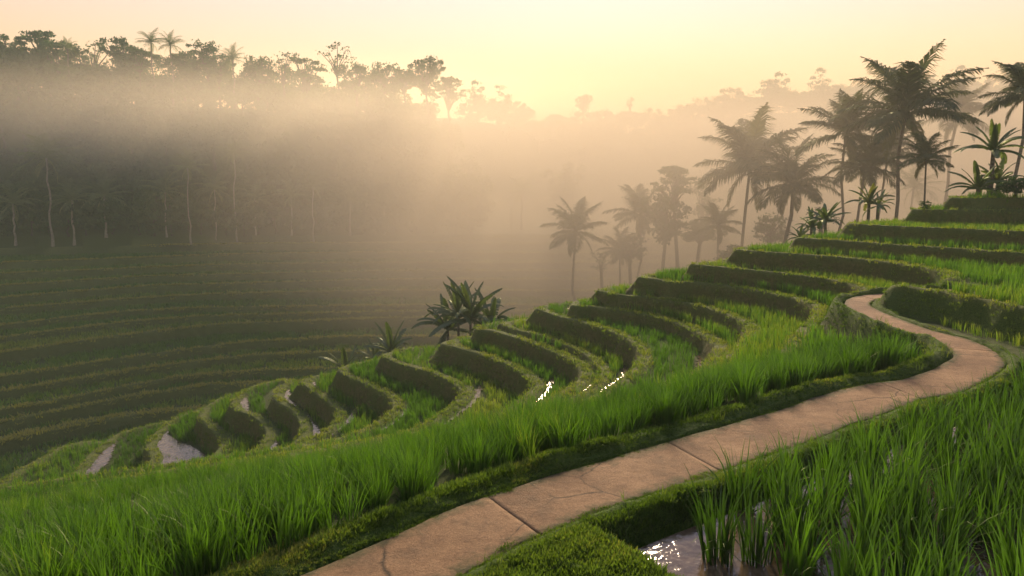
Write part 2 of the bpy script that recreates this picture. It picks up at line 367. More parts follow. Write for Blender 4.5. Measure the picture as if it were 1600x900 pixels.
def ground(x, y, full=False):
    """height of the land; with full=True also what lies there"""
    x = np.asarray(x, float).ravel(); y = np.asarray(y, float).ravel()
    n = len(x); out = {}
    # --- near spur
    def terraces(F, lev, hb, bw, rw, base):
        u, g = F.at(x, y); k = np.floor(u).astype(int); f = u-k
        zk, zk1 = lev(k), lev(k+1)
        wob = 1 + .5*lump(x, y, .9) + .4*lump(x+31, y+7, 3.1)
        dp = f/g*1.0; dn = (1-f)/g
        wr = (rw[0] + rw[1]*(zk-zk1))*wob
        t = np.clip(dp/wr, 0, 1)
        bp = 1-ss(np.clip((dn-bw*.45)/(bw*.75), 0, 1))
        z = zk1 + (zk+hb-zk1)*(1-(.55*ss(t)+.45*t)) + hb*bp*(t >= 1) * 1.0
        z = np.where((t < 1), np.maximum(z, zk1 + hb*bp), z)
        return u, k, f, zk, zk1, dp, dn, wr, t, bp, z
    u, k, f, zk, zk1, dp, dn, wr, t, bp, zt = terraces(NEAR, near_level, .09, .40, (.13, .23), 0)
    zs = zk + (zk1-zk)*f
    rr_ = np.hypot(x, y); fall = np.clip(rr_ - np.interp(x/np.maximum(y, .5), CREST_A, CREST_R) - 1.8, 0, 40)
    fall = np.where(y > 5, .5*fall*ss(fall/3), 0); zt = zt - fall; zs = zs - fall
    s, zp, idx = to_path(x, y)
    # how far into the plain rice slope left of the path (0 .. 1)
    L0 = PATH[20, :2]; dl = (PATH[IDX_BEND-40, :2]-L0); dl /= np.linalg.norm(dl)
    off = -(x-L0[0])*dl[1]*-1*-1 + (y-L0[1])*dl[0]; off = (y-L0[1])*dl[0] - (x-L0[0])*dl[1]
    along = (x-L0[0])*dl[0] + (y-L0[1])*dl[1]
    wn_ = ss((3.7+np.clip((6-along)*1.6, 0, 13)-off)/1.3)*ss((12.5-along)/1.5)
    z = zt*(1-wn_) + zs*wn_
    # --- land inside the path's loop and beyond
    zf = np.full(n, -99.); uf = np.full(n, 0.); kf = np.zeros(n, int); tf = np.ones(n); bf = np.zeros(n); dnf = np.full(n, 9.); dpf = np.full(n, 9.)
    m = y > 30
    if m.any():
        xs, ys = x, y
        x, y = xs[m], ys[m]
        r_ = terraces(FAR, far_level, .2, 1.0, (.15, .25), 0)
        uf[m], kf[m], tf[m], bf[m], dnf[m], dpf[m], zf[m] = r_[0], r_[1], r_[8], r_[9], r_[6], r_[5], r_[10]
        x, y = xs, ys
    # --- wooded hills beyond the far terraces
    a = x/np.maximum(y, 1)
    yb = np.interp(a, [-1.2, -.7, -.174, 0, .3, 1], [96, 105, 112, 114, 116, 118])
    H = np.interp(a, [-1.2, -.696, -.52, -.35, -.174, -.11, -.05, .03], [26, 25.5, 22, 21, 19, 15, 6.5, 2])
    hill = H*ss((y-yb-1)/30) + 1.2*lump(x, y, .06)*ss((y-yb-4)/10)
    H2 = np.interp(a, [-.3, -.06, .06, .18, .32, .36, .7, 1], [18, 23, 21, 20, 25, 25, 26, 27])
    hill2 = H2*ss((np.hypot(x, y)-165)/42)*ss((a+.5)/.3)
    zfar = np.where(y > yb, np.maximum(zf, -8.4), zf) + hill + np.maximum(hill2-hill*.8, 0)
    far = (zfar > z) & (y > 30)
    z = np.where(far, zfar, z)
    # right-hand hill keeps climbing behind the palms only a little
    # --- flooded paddy right of the path
    e1 = -s - HALF - .22; e2 = (x-PC[0])*PADDY_N[0] + (y-PC[1])*PADDY_N[1]
    inside = (s < 0) & (idx < IDX_BEND + 6) & (idx > 30)
    e = np.where(inside | (s < -20), np.minimum(e1, e2), -1)
    reg = inside & (y > 1)
    zb = -2.93 + .10*lump(x, y, 1.7) + .05*lump(x, y, 5.3)
    zb = np.where(e2 < 0, zb + .02, zb)
    pz = zb + (PADDY_Z-.06-zb)*ss(e/.17)
    z = np.where(reg & ~far, pz, z)
    paddy = reg & (e > .14)
    # behind and beside the camera: a plain grass bank
    wb = ss((2.5-y)/2.5)*np.where(x < 3, 1, ss((6-x)/3)); z = z*(1-wb) + (-3.1)*wb
    # --- path bed and its verges
    d = np.abs(s)
    verge = np.where(s > 0, .085, .05)*np.exp(-((d-HALF-.21)/.15)**2)*(1+1.2*lump(x, y, 2.3))
    wv = np.where(s > 0, ss((HALF+.55-d)/.38), ss((HALF+.30-d)/.2))
    zbed = np.where(d < HALF+.03, zp-.05, zp + verge + .05*lump(x, y, 4.1)*(d > HALF+.05))
    z = np.where(d < 3, z*(1-wv) + zbed*wv, z)
    if not full: return z
    turf = np.clip(wv*1.2 + wn_*.25 + (reg & (e < .33)) + wb, 0, 1)
    onpath = d < HALF + .04
    near_ok = (~far) & (wn_ < .5) & (~reg) & (wv < .05)
    rs = np.where(far, (tf < .98)*1., ((dp < wr*.98) & near_ok)*1.)
    rs = np.where(far, np.where(y > yb, 0, .4*rs), .72*rs)
    bd = np.where(far, np.maximum(bf, np.clip(1-dpf/.25, 0, 1))*(y < yb), np.maximum(bp, np.clip(1-dp/(.3*wr), 0, 1))*near_ok)
    turf = np.where(far & (y > yb), .8, np.maximum(turf, np.where(far, .75, .6)))
    soft = (~far) & (k == 6) & (y < 19) & (x > 6)                       # the mossy bank beside the path
    turf = np.where(rs > 0, 1, turf); rs = np.where(soft, .12, rs)
    return dict(z=z, riser=rs, bund=np.clip(bd, 0, 1), turf=turf, k=k, dp=dp, dn=dn, wr=wr, wn=wn_, far=far, fall=fall, soft=soft, uf=uf, kf=kf, dpf=dpf, dnf=dnf, tf=tf, s=s, d=d,
                reg=reg, paddy=paddy, e=e, e2=e2, wv=wv, idx=idx, yb=yb, zk1=zk1, off=off, wb=wb)

# ================================================================ mesh helpers
def mesh_obj(name, verts, faces, mat, parent=None, smooth=False, attrs=None, link=True):
    """faces: an (n, 3) or (n, 4) array, or a list of such"""
    me = bpy.data.meshes.new(name)
    verts = np.asarray(verts, np.float32).reshape(-1, 3)
    fl = faces if isinstance(faces, list) else [faces]
    fl = [np.asarray(f, np.int32) for f in fl if len(f)]
    me.vertices.add(len(verts)); me.vertices.foreach_set('co', verts.ravel())
    loops = np.concatenate([f.ravel() for f in fl]); starts = []; o = 0
    for f in fl:
        starts.append(o + np.arange(len(f))*f.shape[1]); o += f.size
    me.loops.add(len(loops)); me.loops.foreach_set('vertex_index', loops)
    st = np.concatenate(starts).astype(np.int32)
    me.polygons.add(len(st)); me.polygons.foreach_set('loop_start', st)
    if smooth: me.polygons.foreach_set('use_smooth', np.ones(len(st), bool))
    for k_, v in (attrs or {}).items():
        a = me.attributes.new(k_, 'FLOAT', 'POINT'); a.data.foreach_set('value', np.asarray(v, np.float32))
    me.materials.append(mat); me.update(); me.validate()
    ob = bpy.data.objects.new(name, me)
    if link: scene.collection.objects.link(ob)
    if parent is not None: ob.parent = parent
    return ob
def tag(o, label=None, cat=None, group=None, kind=None):
    for k_, v in (('label', label), ('category', cat), ('group', group), ('kind', kind)):
        if v: o[k_] = v
    return o
def empty(name, loc, rz=0):
    o = bpy.data.objects.new(name, None); scene.collection.objects.link(o); o.empty_display_size = .3
    o.location = loc; o.rotation_euler.z = rz; return o
def grid_faces(nr, nc, wrap=False):
    j, i = np.meshgrid(np.arange(nr-1), np.arange(nc if wrap else nc-1), indexing='ij')
    a = j*nc+i; b = j*nc+(i+1) % nc
    return np.column_stack([a.ravel(), b.ravel(), (b+nc).ravel(), (a+nc).ravel()])

# ================================================================ the land, one sheet out to the horizon
ang = np.concatenate([np.arange(-.80, .80, .0021), np.linspace(.80, 2*math.pi-.80, 90)[1:-1]])
rad = [.6]
while rad[-1] < 1300:
    r0 = rad[-1]
    rad.append(r0 + (max(.03, .0038*r0) if r0 < 45 else .0032*r0 if r0 < 116 else .02*r0 if r0 < 240 else .12*r0))
rad = np.array(rad)
A, RR = np.meshgrid(ang, rad); gx = (RR*np.sin(A)).ravel(); gy = (RR*np.cos(A)).ravel()
G = ground(gx, gy, True)
gz = G['z'] + .03*lump(gx, gy, 6.1)*G['riser'] + .025*lump(gx, gy, 7.7)*np.maximum(G['bund'], G['turf']*(G['d'] > HALF+.05))
land = mesh_obj('ground', np.column_stack([gx, gy, gz]), grid_faces(len(rad), len(ang), True)[:, ::-1], M_GROUND, smooth=True,
                attrs=dict(riser=G['riser'], bund=G['bund'], turf=G['turf']))
tag(land, 'terraced hillside, valley and hills of earth and turf', 'ground', kind='structure')

# ---------------------------------------------------------------- haze
def haze_box():
    x0, x1, y0, y1, z0, z1 = -1400, 1400, -1400, 1400, -27.0, HAZE_TOP
    v = [(x, y, z) for z in (z0, z1) for y in (y0, y1) for x in (x0, x1)]
    o = mesh_obj('haze', v, np.array([(0,2,3,1),(4,5,7,6),(0,1,5,4),(2,6,7,3),(0,4,6,2),(1,3,7,5)]), None_mat())
    tag(o, 'thin morning haze filling the whole valley', 'haze', kind='stuff')
def None_mat():
    m, N, L = new_mat('morning_haze')
    v = N.new('ShaderNodeVolumePrincipled'); v.inputs['Color'].default_value = HAZE_COLOR
    v.inputs['Density'].default_value = HAZE_DENSITY; v.inputs['Anisotropy'].default_value = HAZE_G
    o = N.new('ShaderNodeOutputMaterial'); L.new(v.outputs[0], o.inputs['Volume']); return m
haze_box()

# ---------------------------------------------------------------- path slabs
def build_path():
    off = np.array([-1, -.96, -.8, -.4, 0, .4, .8, .96, 1])*HALF; shrink = HW/HALF
    n = len(PATH); nrm = np.column_stack([-PT[:, 1], PT[:, 0]])
    vs_, fs = [], []; edge = []
    s = np.arange(n)*.06
    lens = [3.75, 2.45, 4.2, 3.3, 5.1, 3.8]; cuts = [0]; i = 0
    while cuts[-1] < n:
        cuts.append(cuts[-1] + int(lens[i % 6]/.06)); i += 1
    cuts[-1] = n
    for c0, c1 in zip(cuts[:-1], cuts[1:]):
        rows = np.arange(c0, max(c1+1, c0+2)); rows = rows[rows < n]
        if len(rows) < 2: continue
        base = len(vs_)
        skew = .18
        for q, r_ in enumerate(rows):
            endf = min(q, len(rows)-1-q)
            for o0_ in off:
                o_ = o0_*shrink[r_]; sh = skew*o_
                rr_ = r_ + sh/.06*1.0
                rr_ = min(max(rr_, 0), n-1)
                g = (.0012*(c0 == cuts[1]) if q == 0 else -.0012*(c1 == cuts[1]) if q == len(rows)-1 else 0) + (.02*lump(np.array([o_*3+c0]), np.array([c0*.37]), 2.)[0] if q == 0 else 0)
                px = np.interp(rr_, s/.06, PATH[:, 0]) + nrm[r_, 0]*o_ + PT[r_, 0]*g; py = np.interp(rr_, s/.06, PATH[:, 1]) + nrm[r_, 1]*o_ + PT[r_, 1]*g
                wob = .025*lump(np.array([px]), np.array([py]), 2.2)[0]*(abs(o0_) > HALF*.9)
                px += nrm[r_, 0]*wob*2; py += nrm[r_, 1]*wob*2
                z = np.interp(rr_, s/.06, PATH[:, 2]) + .012*lump(np.array([px]), np.array([py]), 1.3)[0] - .012*(abs(o0_) >= HALF*.999) - ((.003 if (c0 if q == 0 else c1) == cuts[1] else .0004) if endf == 0 else 0)
                vs_.append((px, py, z)); edge.append(abs(o0_)/HALF)
        nc = len(off)
        fs.append(grid_faces(len(rows), nc)[:, ::-1] + base)
        # skirts
        ring = [base+j for j in range(nc)] + [base+r_*nc+nc-1 for r_ in range(1, len(rows))] + [base+(len(rows)-1)*nc+j for j in range(nc-2, -1, -1)] + [base+r_*nc for r_ in range(len(rows)-2, 0, -1)]
        b2 = len(vs_)
        for q in ring: vs_.append((vs_[q][0], vs_[q][1], vs_[q][2]-.09)); edge.append(edge[q])
        m_ = len(ring); i_ = np.arange(m_)
        fs.append(np.column_stack([np.array(ring), np.roll(ring, -1), b2+(i_+1) % m_, b2+i_]))
    o = mesh_obj('path', vs_, np.vstack(fs), M_PATH, smooth=False, attrs=dict(edge=edge))
    tag(o, 'narrow tan concrete footpath winding up between the rice fields', 'path', kind='structure')
build_path()

# ---------------------------------------------------------------- standing water
PONDS = [  # level index, outline as seen
 (21, [(267,664),(246,683),(232,700),(240,712),(246,722),(226,742),(200,753),(178,765),(215,757),(252,747),(280,738),(312,727),(320,712),(300,700),(278,692),(264,682)]),
 (22, [(166,692),(142,716),(128,736),(112,754),(95,768),(112,762),(134,747),(156,727),(163,708)]),
 (19, [(379,619),(364,628),(358,637),(368,646),(381,648),(382,634)]), (19, [(424,688),(418,700),(404,714),(420,712),(430,704),(427,690)]),
 (20, [(324,639),(314,647),(316,653),(326,657),(327,646)]),
 (18, [(462,599),(446,608),(434,620),(437,632),(455,641),(470,652),(477,668),(474,690),(486,690),(502,676),(488,662),(478,650),(466,636),(458,622),(462,608)]),
 (17, [(540,650),(530,664),(508,680),(486,694),(500,690),(522,676),(540,664),(548,652)]),
 (16, [(628,640),(618,652),(598,668),(612,663),(626,653),(632,643)]), (16, [(533,572),(527,583),(536,592),(541,588),(537,578)]),
 (15, [(736,617),(718,635),(700,650),(680,664),(690,663),(712,650),(730,637),(738,624)]), (17, [(486,590),(477,598),(486,606),(492,602)]),
 (14, [(848,608),(832,623),(812,639),(794,658),(804,657),(826,641),(842,626),(850,614)]), (14, [(740,516),(725,522),(722,530),(738,531),(744,522)]),
 (12, [(948,611),(930,620),(900,630),(862,645),(855,650),(866,653),(900,644),(925,634),(945,622)]),
 (12, [(962,574),(968,580),(964,590),(946,603),(944,607),(958,603),(974,592),(976,584)]), (13, [(916,600),(910,612),(914,615),(922,611),(921,602)]),
 (11, [(1091,558),(1088,572),(1090,580),(1098,579),(1098,566)]), (11, [(896,476),(888,484),(894,488),(902,484)]),
]
POND_POLY = []
def poly_mask(p, xx, yy):
    c = np.zeros(len(xx), bool)
    for a, b in zip(p, np.roll(p, -1, 0)):
        c ^= ((a[1] > yy) != (b[1] > yy)) & (xx < (b[0]-a[0])*(yy-a[1])/(b[1]-a[1]+1e-12)+a[0])
    return c
def build_water():
    v, f = [], []
    for k, px in PONDS:
        z = LEVEL[k]
        p = np.array([on_level(x, y, z) for x, y in px]); p[:, :2] = p[:, :2].mean(0) + (p[:, :2]-p[:, :2].mean(0))*(1.9 if k != 21 else 1.1); POND_POLY.append(p[:, :2])
        lo, hi = p.min(0)-.1, p.max(0)+.1; st = .10
        X, Y = np.meshgrid(np.arange(lo[0], hi[0]+st, st), np.arange(lo[1], hi[1]+st, st)); nc = X.shape[1]
        ok = poly_mask(p[:, :2], X.ravel(), Y.ravel()) & (ground(X.ravel(), Y.ravel()) > z-.06)     # never out over the edge below
        b = len(v); v += [(x_, y_, z+.035) for x_, y_ in zip(X.ravel(), Y.ravel())]
        q = grid_faces(X.shape[0], nc); q = q[ok[q].all(1)]; f += (q+b).tolist()
    far_x = 16
    q0 = PC - (PD-PC)*.3 - PADDY_N*.4; q1 = PC + (PD-PC)*9 - PADDY_N*.4
    pp = [q1]
    for i in range(40, IDX_BEND, 6): pp.append(PATH[i, :2] - np.array([-PT[i, 1], PT[i, 0]])*(HALF+.5))
    pp = [q1, q0] + [q for q in pp[1:] if (q-PC) @ PADDY_N > -.2] + [np.array([far_x, pp[-1][1]+.5]), np.array([far_x, q1[1]])]
    b = len(v); v += [(q[0], q[1], PADDY_Z) for q in pp]; f.append(list(range(b, b+len(pp))))
    me = bpy.data.meshes.new('water'); me.from_pydata([tuple(map(float, q)) for q in v], [], f); me.materials.append(M_WATER)
    # outlines may run either way round: turn every face up
    import bmesh
    bm = bmesh.new(); bm.from_mesh(me)
    bmesh.ops.delete(bm, geom=[q for q in bm.verts if not q.link_faces], context='VERTS')
    bmesh.ops.triangulate(bm, faces=bm.faces[:])
    for fc in bm.faces:
        if fc.normal.z < 0: fc.normal_flip()
    bm.to_mesh(me); bm.free()
    o = bpy.data.objects.new('water', me); scene.collection.objects.link(o); tag(o, 'shallow muddy water standing in the flooded rice terraces', 'water', kind='structure')
build_water()
def in_pond(x, y, grow=0):
    r = np.zeros(len(x), bool)
    for p in POND_POLY:
        lo, hi = p.min(0)-.3, p.max(0)+.3
        m = np.where((x > lo[0]) & (x < hi[0]) & (y > lo[1]) & (y < hi[1]))[0]
        if not len(m): continue
        c = poly_mask(p, x[m], y[m])
        r[m] |= c
    return r
# ================================================================ rice and turf
def clump(nb, h, spread, width, seg, seed, lean=.35, droop=.5, hv=.35, thick=1.0):
    """a tuft of nb tapering, arching blades: vertices, quads, height fraction per vertex"""
    q = np.random.default_rng(seed)
    V, Fq, T = [], [], []
    for b in range(nb):
        az = q.uniform(0, 2*math.pi); rr = spread*math.sqrt(q.random())*.6
        bx, by = rr*math.cos(az), rr*math.sin(az)
        az2 = az + q.normal(0, .8); L_ = h*(1-hv*q.random())
        th = abs(q.normal(lean*.45, lean*.5)); dr = droop*q.uniform(.2, 1.5)
        w = width*q.uniform(.7, 1.25); px, py, pz = bx, by, 0.; base = len(V)
        tw = q.uniform(-.9, .9)
        for s_ in range(seg+1):
            t = s_/seg
            ww = w*(.55+.9*t if t < .4 else (1-t)/.6*.9+.06)*.5
            sx, sy = -math.sin(az2+tw), math.cos(az2+tw)
            V.append((px+sx*ww, py+sy*ww, pz)); V.append((px-sx*ww, py-sy*ww, pz)); T += [t, t]
            ang_ = th + dr*t*t*1.6
            px += math.sin(ang_)*math.cos(az2)*L_/seg; py += math.sin(ang_)*math.sin(az2)*L_/seg; pz += math.cos(ang_)*L_/seg
        for s_ in range(seg):
            a = base+2*s_; Fq.append((a, a+1, a+3, a+2))
    return np.array(V), np.array(Fq), np.array(T)
def spread_clumps(name, kinds, x, y, z, size, mat, tint, hs=None, label=None, kind='stuff', tipped=.22):
    n = len(x); which = rng.integers(0, len(kinds), n); rot = rng.uniform(0, 2*math.pi, n)
    VV, FF, TT = [], [], []; base = 0
    for i, (v, f, t) in enumerate(kinds):
        m = np.where(which == i)[0]
        if not len(m): continue
        c, s_ = np.cos(rot[m])[:, None], np.sin(rot[m])[:, None]; k_ = size[m][:, None]
        hh = k_ if hs is None else hs[m][:, None]
        X = (v[None, :, 0]*c - v[None, :, 1]*s_)*k_ + x[m][:, None]
        Y = (v[None, :, 0]*s_ + v[None, :, 1]*c)*k_ + y[m][:, None]
        Z = v[None, :, 2]*hh + z[m][:, None]
        VV.append(np.stack([X, Y, Z], -1).reshape(-1, 3)); TT.append((tint[m][:, None] + tipped*t[None]**4).ravel())
        FF.append((f[None] + (base + np.arange(len(m))*len(v))[:, None, None]).reshape(-1, 4)); base += len(m)*len(v)
    o = mesh_obj(name, np.vstack(VV), np.vstack(FF), mat, attrs=dict(tint=np.concatenate(TT)))
    tag(o, label, 'rice' if mat is M_RICE else 'grass', None, kind); return o
def polar_points(n, r0, r1, a0=-.76, a1=.76):
    """scattered in the sector in front of the camera, thinning with distance as 1/r"""
    a = rng.uniform(a0, a1, n); r = rng.uniform(r0, r1, n)
    return r*np.sin(a), r*np.cos(a)
def area_points(dens, r0, r1, a0=-.76, a1=.76):
    n = int(dens*(a1-a0)*.5*(r1*r1-r0*r0))
    a = rng.uniform(a0, a1, n); r = np.sqrt(rng.uniform(r0*r0, r1*r1, n))
    return r*np.sin(a), r*np.cos(a)
def tint_at(k, x, y, j=.25):
    return .46 - .2*np.clip((k-17)/4., 0, 1) + .14*np.sin(k*2.3+1) + j*(rng.random(len(x))-.5) + .25*lump(x, y, .25)

# --- terraced spur
K_S = [clump(9, 1, .55, .062, 3, 100+i, .35, .45) for i in range(7)]
x, y = [np.concatenate(t) for t in zip(area_points(42, 11, 30), area_points(28, 30, 46), area_points(9, 46, 78))]
g = ground(x, y, True)
keep = (~g['far']) & (g['wn'] < .45) & (~g['reg']) & (g['d'] > HALF+.75) & (g['dp'] > g['wr']*.95+.02) & (g['dn'] > .34) & (g['wv'] < .02) & ~in_pond(x, y)
keep &= (g['k'] < 31)
x, y, k, z, dn = x[keep], y[keep], g['k'][keep], g['z'][keep], g['dn'][keep]
r = np.hypot(x, y)
hh = np.where(k > 8, .36, .30)*(.85+.3*rng.random(len(x)))*(1+.2*np.sin(k*1.7)); hh = np.where((k == 7) & (x > 3), .42, hh)
loop = (k == 8) & (y < 17) & (x > 2.5) | (k == 7) & (y < 16)
hh = np.where(loop, .55*(.8+.4*rng.random(len(x))), hh)
spread_clumps('rice_grass', K_S, x, y, z-.02, hh*.8+.05*(r > 30)+.16*(r > 46), M_RICE, tint_at(k, x, y), hs=hh, label='bright young rice carpeting the curved terraces of the near spur')
print('spur rice', len(x))

# --- tall rice on the slope left of the path
K_T = [clump(34, 1, .22, .023, 5, 200+i, .34, .55) for i in range(8)]
K_M = [clump(12, 1, .36, .036, 4, 230+i, .34, .5) for i in range(6)]
def slope_rice(dens, r0, r1, kinds, h, name, label):
    x, y = area_points(dens, r0, r1, -1.05, .8)
    g = ground(x, y, True)
    keep = (~g['far']) & (g['wn'] >= .45) & (~g['reg']) & (g['s'] > HALF+.40+.1*rng.random(len(x))) & (g['wb'] < .8) & ~in_pond(x, y)
    x, y, z, off = x[keep], y[keep], g['z'][keep], g['off'][keep]
    hh = h*(.72+.42*rng.random(len(x)))*(1+.3*lump(x, y, .8))*np.clip(1.1-.12*np.maximum(off-.8, 0), .5, 1.1)
    spread_clumps(name, kinds, x, y, z-.02, hh, M_RICE, .26+.42*(rng.random(len(x))-.5)+.35*lump(x, y, .5), hs=hh, label=label); print(name, len(x))
slope_rice(26, 4, 13.5, K_T, .62, 'tall_rice', 'tall dark green rice growing in a band left of the path')
slope_rice(26, 13.5, 32, K_M, .46, 'slope_rice', 'lower rice covering the slope down to the left behind the tall band')

# --- rice of the far terraces
K_F = [clump(9, 1, .8, .17, 2, 300+i, .5, .5) for i in range(5)]
x, y = area_points(4.2, 50, 122, -.74, .5)
g = ground(x, y, True)
sel = rng.random(40) ; crop = np.isin(g['kf'] % 5, [0, 2, 3, 4]) | (lump(x, y*0+g['kf']*3.7, .021) > .12)
keep = g['far'] & (y < g['yb']) & (g['tf'] >= .98) & (g['dnf'] > .9) & crop
x, y, k, z = x[keep], y[keep], g['kf'][keep], g['z'][keep]
hh = .5*(.7+.5*rng.random(len(x)))
spread_clumps('rice_crop', K_F, x, y, z-.03, hh*1.25, M_RICE, tint_at(k, x, y)+.05, hs=hh, label='rice on the long terraces of the far hillside in the valley')
print('far rice', len(x))

# --- short turf on bunds, risers, verges
K_G = [clump(10, 1, 1.1, .16, 2, 400+i, .75, .7) for i in range(6)]
x, y = [np.concatenate(t) for t in zip(area_points(75, 9, 24), area_points(30, 24, 42))]
g = ground(x, y, True)
keep = (~g['far']) & (g['wn'] < .6) & (~g['reg']) & (g['d'] > HALF+.5) & ((g['dn'] < .36) | (g['dp'] < g['wr']*1.05)) & (g['k'] < 25)
x, y, z = x[keep], y[keep], g['z'][keep]; onb = (g['dn'][keep] < .3) | (g['dp'][keep] < .06); r = np.hypot(x, y)
hh = np.where(onb, .085, .07)*(.6+.8*rng.random(len(x)))*(1+.012*np.maximum(r-15, 0))
spread_clumps('bund_grass', K_G, x, y, z-.012, hh*1.35, M_TURF, np.where(onb, .66, np.where(g['soft'][keep], .5, .56))+.2*(rng.random(len(x))-.5), hs=hh, label='short turf along the terrace banks of the spur')
print('turf', len(x))
# path verges and paddy bank
K_V = [clump(11, 1, 1.3, .20, 2, 500+i, .9, .8) for i in range(6)]
x, y = [np.concatenate(t) for t in zip(area_points(2400, 3.8, 8, -.45, .75), area_points(1100, 8, 13, -.3, .76), area_points(330, 13, 20, -.2, .76))]
g = ground(x, y, True)
edge_ = HALF - .025 + .10*lump(x, y, 2.7) + .05*lump(x, y, 9.)
keep = (~g['far']) & (g['d'] > edge_) & (((g['s'] > 0) & (g['d'] < HALF+.55)) | (g['reg'] & (g['e'] < .25)) | ((g['wv'] > .03) & (g['d'] < 1.2)))
keep &= (g['wb'] < .6)
x, y, z, d = x[keep], y[keep], g['z'][keep], g['d'][keep]; z = z + .05*(d < HALF+.03)
hh = .044*(.5+rng.random(len(x)))*np.clip((d-HALF)*5, .5, 1.25)*(1+.5*lump(x, y, 1.9))
spread_clumps('verge_grass', K_V, x, y, z-.008, hh*.9, M_TURF, .34+.4*(rng.random(len(x))-.5)+.6*lump(x, y, 1.1), hs=hh, label='mossy clipped turf edging the path and the paddy bank')
print('verge', len(x))
# long loose blades at the verge
K_L = [clump(7, 1, .5, .05, 4, 540+i, .6, .9) for i in range(5)]
x, y = area_points(26, 3.5, 16, -.5, .75); g = ground(x, y, True)
keep = (~g['far']) & (g['d'] > HALF+.04) & (((g['s'] > 0) & (g['d'] < HALF+.5)) | (g['reg'] & (g['e'] < .2))) & (g['wb'] < .6) & (lump(x, y, .9) > .0)
x, y, z = x[keep], y[keep], g['z'][keep]; hh = .11*(.6+rng.random(len(x)))
spread_clumps('loose_grass', K_L, x, y, z, hh, M_TURF, .5+.5*(rng.random(len(x))-.5), hs=hh, label='stray longer grass blades sticking up from the path verge')

# --- sparse seedlings standing in the flooded spur terraces
K_P = [clump(5, 1, .5, .10, 2, 560+i, .5, .4) for i in range(4)]
x, y = area_points(16, 20, 44); m = in_pond(x, y); g = ground(x, y, True); m &= (g['dn'] > .25) & (g['dp'] > g['wr'])
rowm = (np.sin((x*.55+y*.83)*9) > .2); m &= rowm
x, y, k = x[m], y[m], g['k'][m]; z = near_level(k+1); hh = .10*(.6+.8*rng.random(len(x)))
spread_clumps('rice_seedlings', K_P, x, y, z, hh, M_RICE, np.full(len(x), .3), hs=hh, label='tiny rice seedlings in the open water of the flooded terraces')

# --- the flooded paddy right of the path: single plants
PLANTS = []
for i in range(8):
    v, f, t = clump(44, .86, .22, .023, 6, 600+i, .24, .42, .5)
    v2, f2, t2 = clump(9, .68, .22, .022, 6, 650+i, .75, 1.2, .4)
    o = mesh_obj('rice_plant', np.vstack([v, v2]), np.vstack([f, f2+len(v)]), M_RICE, attrs=dict(tint=np.concatenate([-.02+.045*i+.25*t**4, .02+.045*i+.3*t2**4])), link=False)
    PLANTS.append(o)
cand = []
for i in range(60):
    for j in range(60):
        px = PC + (PD-PC)/np.linalg.norm(PD-PC)*(-.2+.37*i + random.uniform(-.1, .1)+.17*(j % 2)) + PADDY_N*(.30+.37*j + random.uniform(-.09, .09))
        cand.append(px)
cand = np.array(cand); g = ground(cand[:, 0], cand[:, 1], True)
a_ = np.arctan2(cand[:, 0], cand[:, 1])
ok = g['paddy'] & (g['e'] > .2) & (a_ < 1.0) & (a_ > -.2) & (np.hypot(*cand.T) > 4.3) & (cand[:, 1] > 2)
# open water where the photo shows it, along the near corner and beside the bank
ok &= ~((g['e2'] < .62) | ((g['e'] < .72) & (np.hypot(cand[:, 0]-PC[0], cand[:, 1]-PC[1]) < 1.7)))
cand = cand[ok]; g_e = g['e'][ok]
order = np.argsort(np.hypot(*cand.T))[:300]
for q, i in enumerate(order):
    o = PLANTS[q % 8] if q < 8 else PLANTS[q % 8].copy()
    scene.collection.objects.link(o)
    s_ = random.uniform(.78, 1.08); o.location = (*cand[i], PADDY_Z-.03); o.rotation_euler = (random.uniform(-.06, .06), random.uniform(-.06, .06), random.uniform(0, 6.28)); o.scale = (s_, s_, s_*random.uniform(.85, 1.05))
    tag(o, 'tall clump of green rice standing in the flooded paddy right of the path', 'rice plant', 'rice plants in the flooded paddy')
print('rice plants', len(order), len(cand))

x, y = area_points(10, 50, 118, -.74, .5); g = ground(x, y, True)
keep = g['far'] & (y < g['yb']) & ((g['dnf'] < .6) | (g['dpf'] < .12))
x, y, z = x[keep], y[keep], g['z'][keep]; hh = .24*(.5+rng.random(len(x)))
spread_clumps('terrace_edge_grass', K_G, x, y, z-.03, hh*2.2, M_TURF, 1.15+.3*(rng.random(len(x))-.5), hs=hh, label='dry grass lining the far terrace edges, tinted pale as if lit'); print('far edges', len(x))  # high tint colours the edge tufts as thin lit lines
# ================================================================ trees and plants
def sweep(pts, rad, n=7):
    """a tapering round limb through the points"""
    pts = np.asarray(pts, float); V = []
    for i, p in enumerate(pts):
        d = unit(pts[min(i+1, len(pts)-1)] - pts[max(i-1, 0)])
        a = unit(np.cross(d, [0, 1, .1])) if abs(d[1]) < .9 else unit(np.cross(d, [1, 0, 0])); b = np.cross(d, a)
        for k in range(n):
            t = 2*math.pi*k/n; V.append(p + rad[i]*(math.cos(t)*a + math.sin(t)*b))
    F = grid_faces(len(pts), n, True)
    return np.array(V), F
class Parts:
    def __init__(s): s.V, s.F, s.T, s.n = [], [], [], 0
    def add(s, v, f, t=.4):
        v = np.asarray(v, float).reshape(-1, 3); s.V.append(v); s.F.append(np.asarray(f).reshape(-1, 4)+s.n)
        s.T.append(np.full(len(v), t) if np.isscalar(t) else np.asarray(t)); s.n += len(v)
    def mesh(s, name, mat, parent=None, link=True, smooth=False):
        return mesh_obj(name, np.vstack(s.V), np.vstack(s.F), mat, parent, smooth, dict(tint=np.concatenate(s.T)), link)

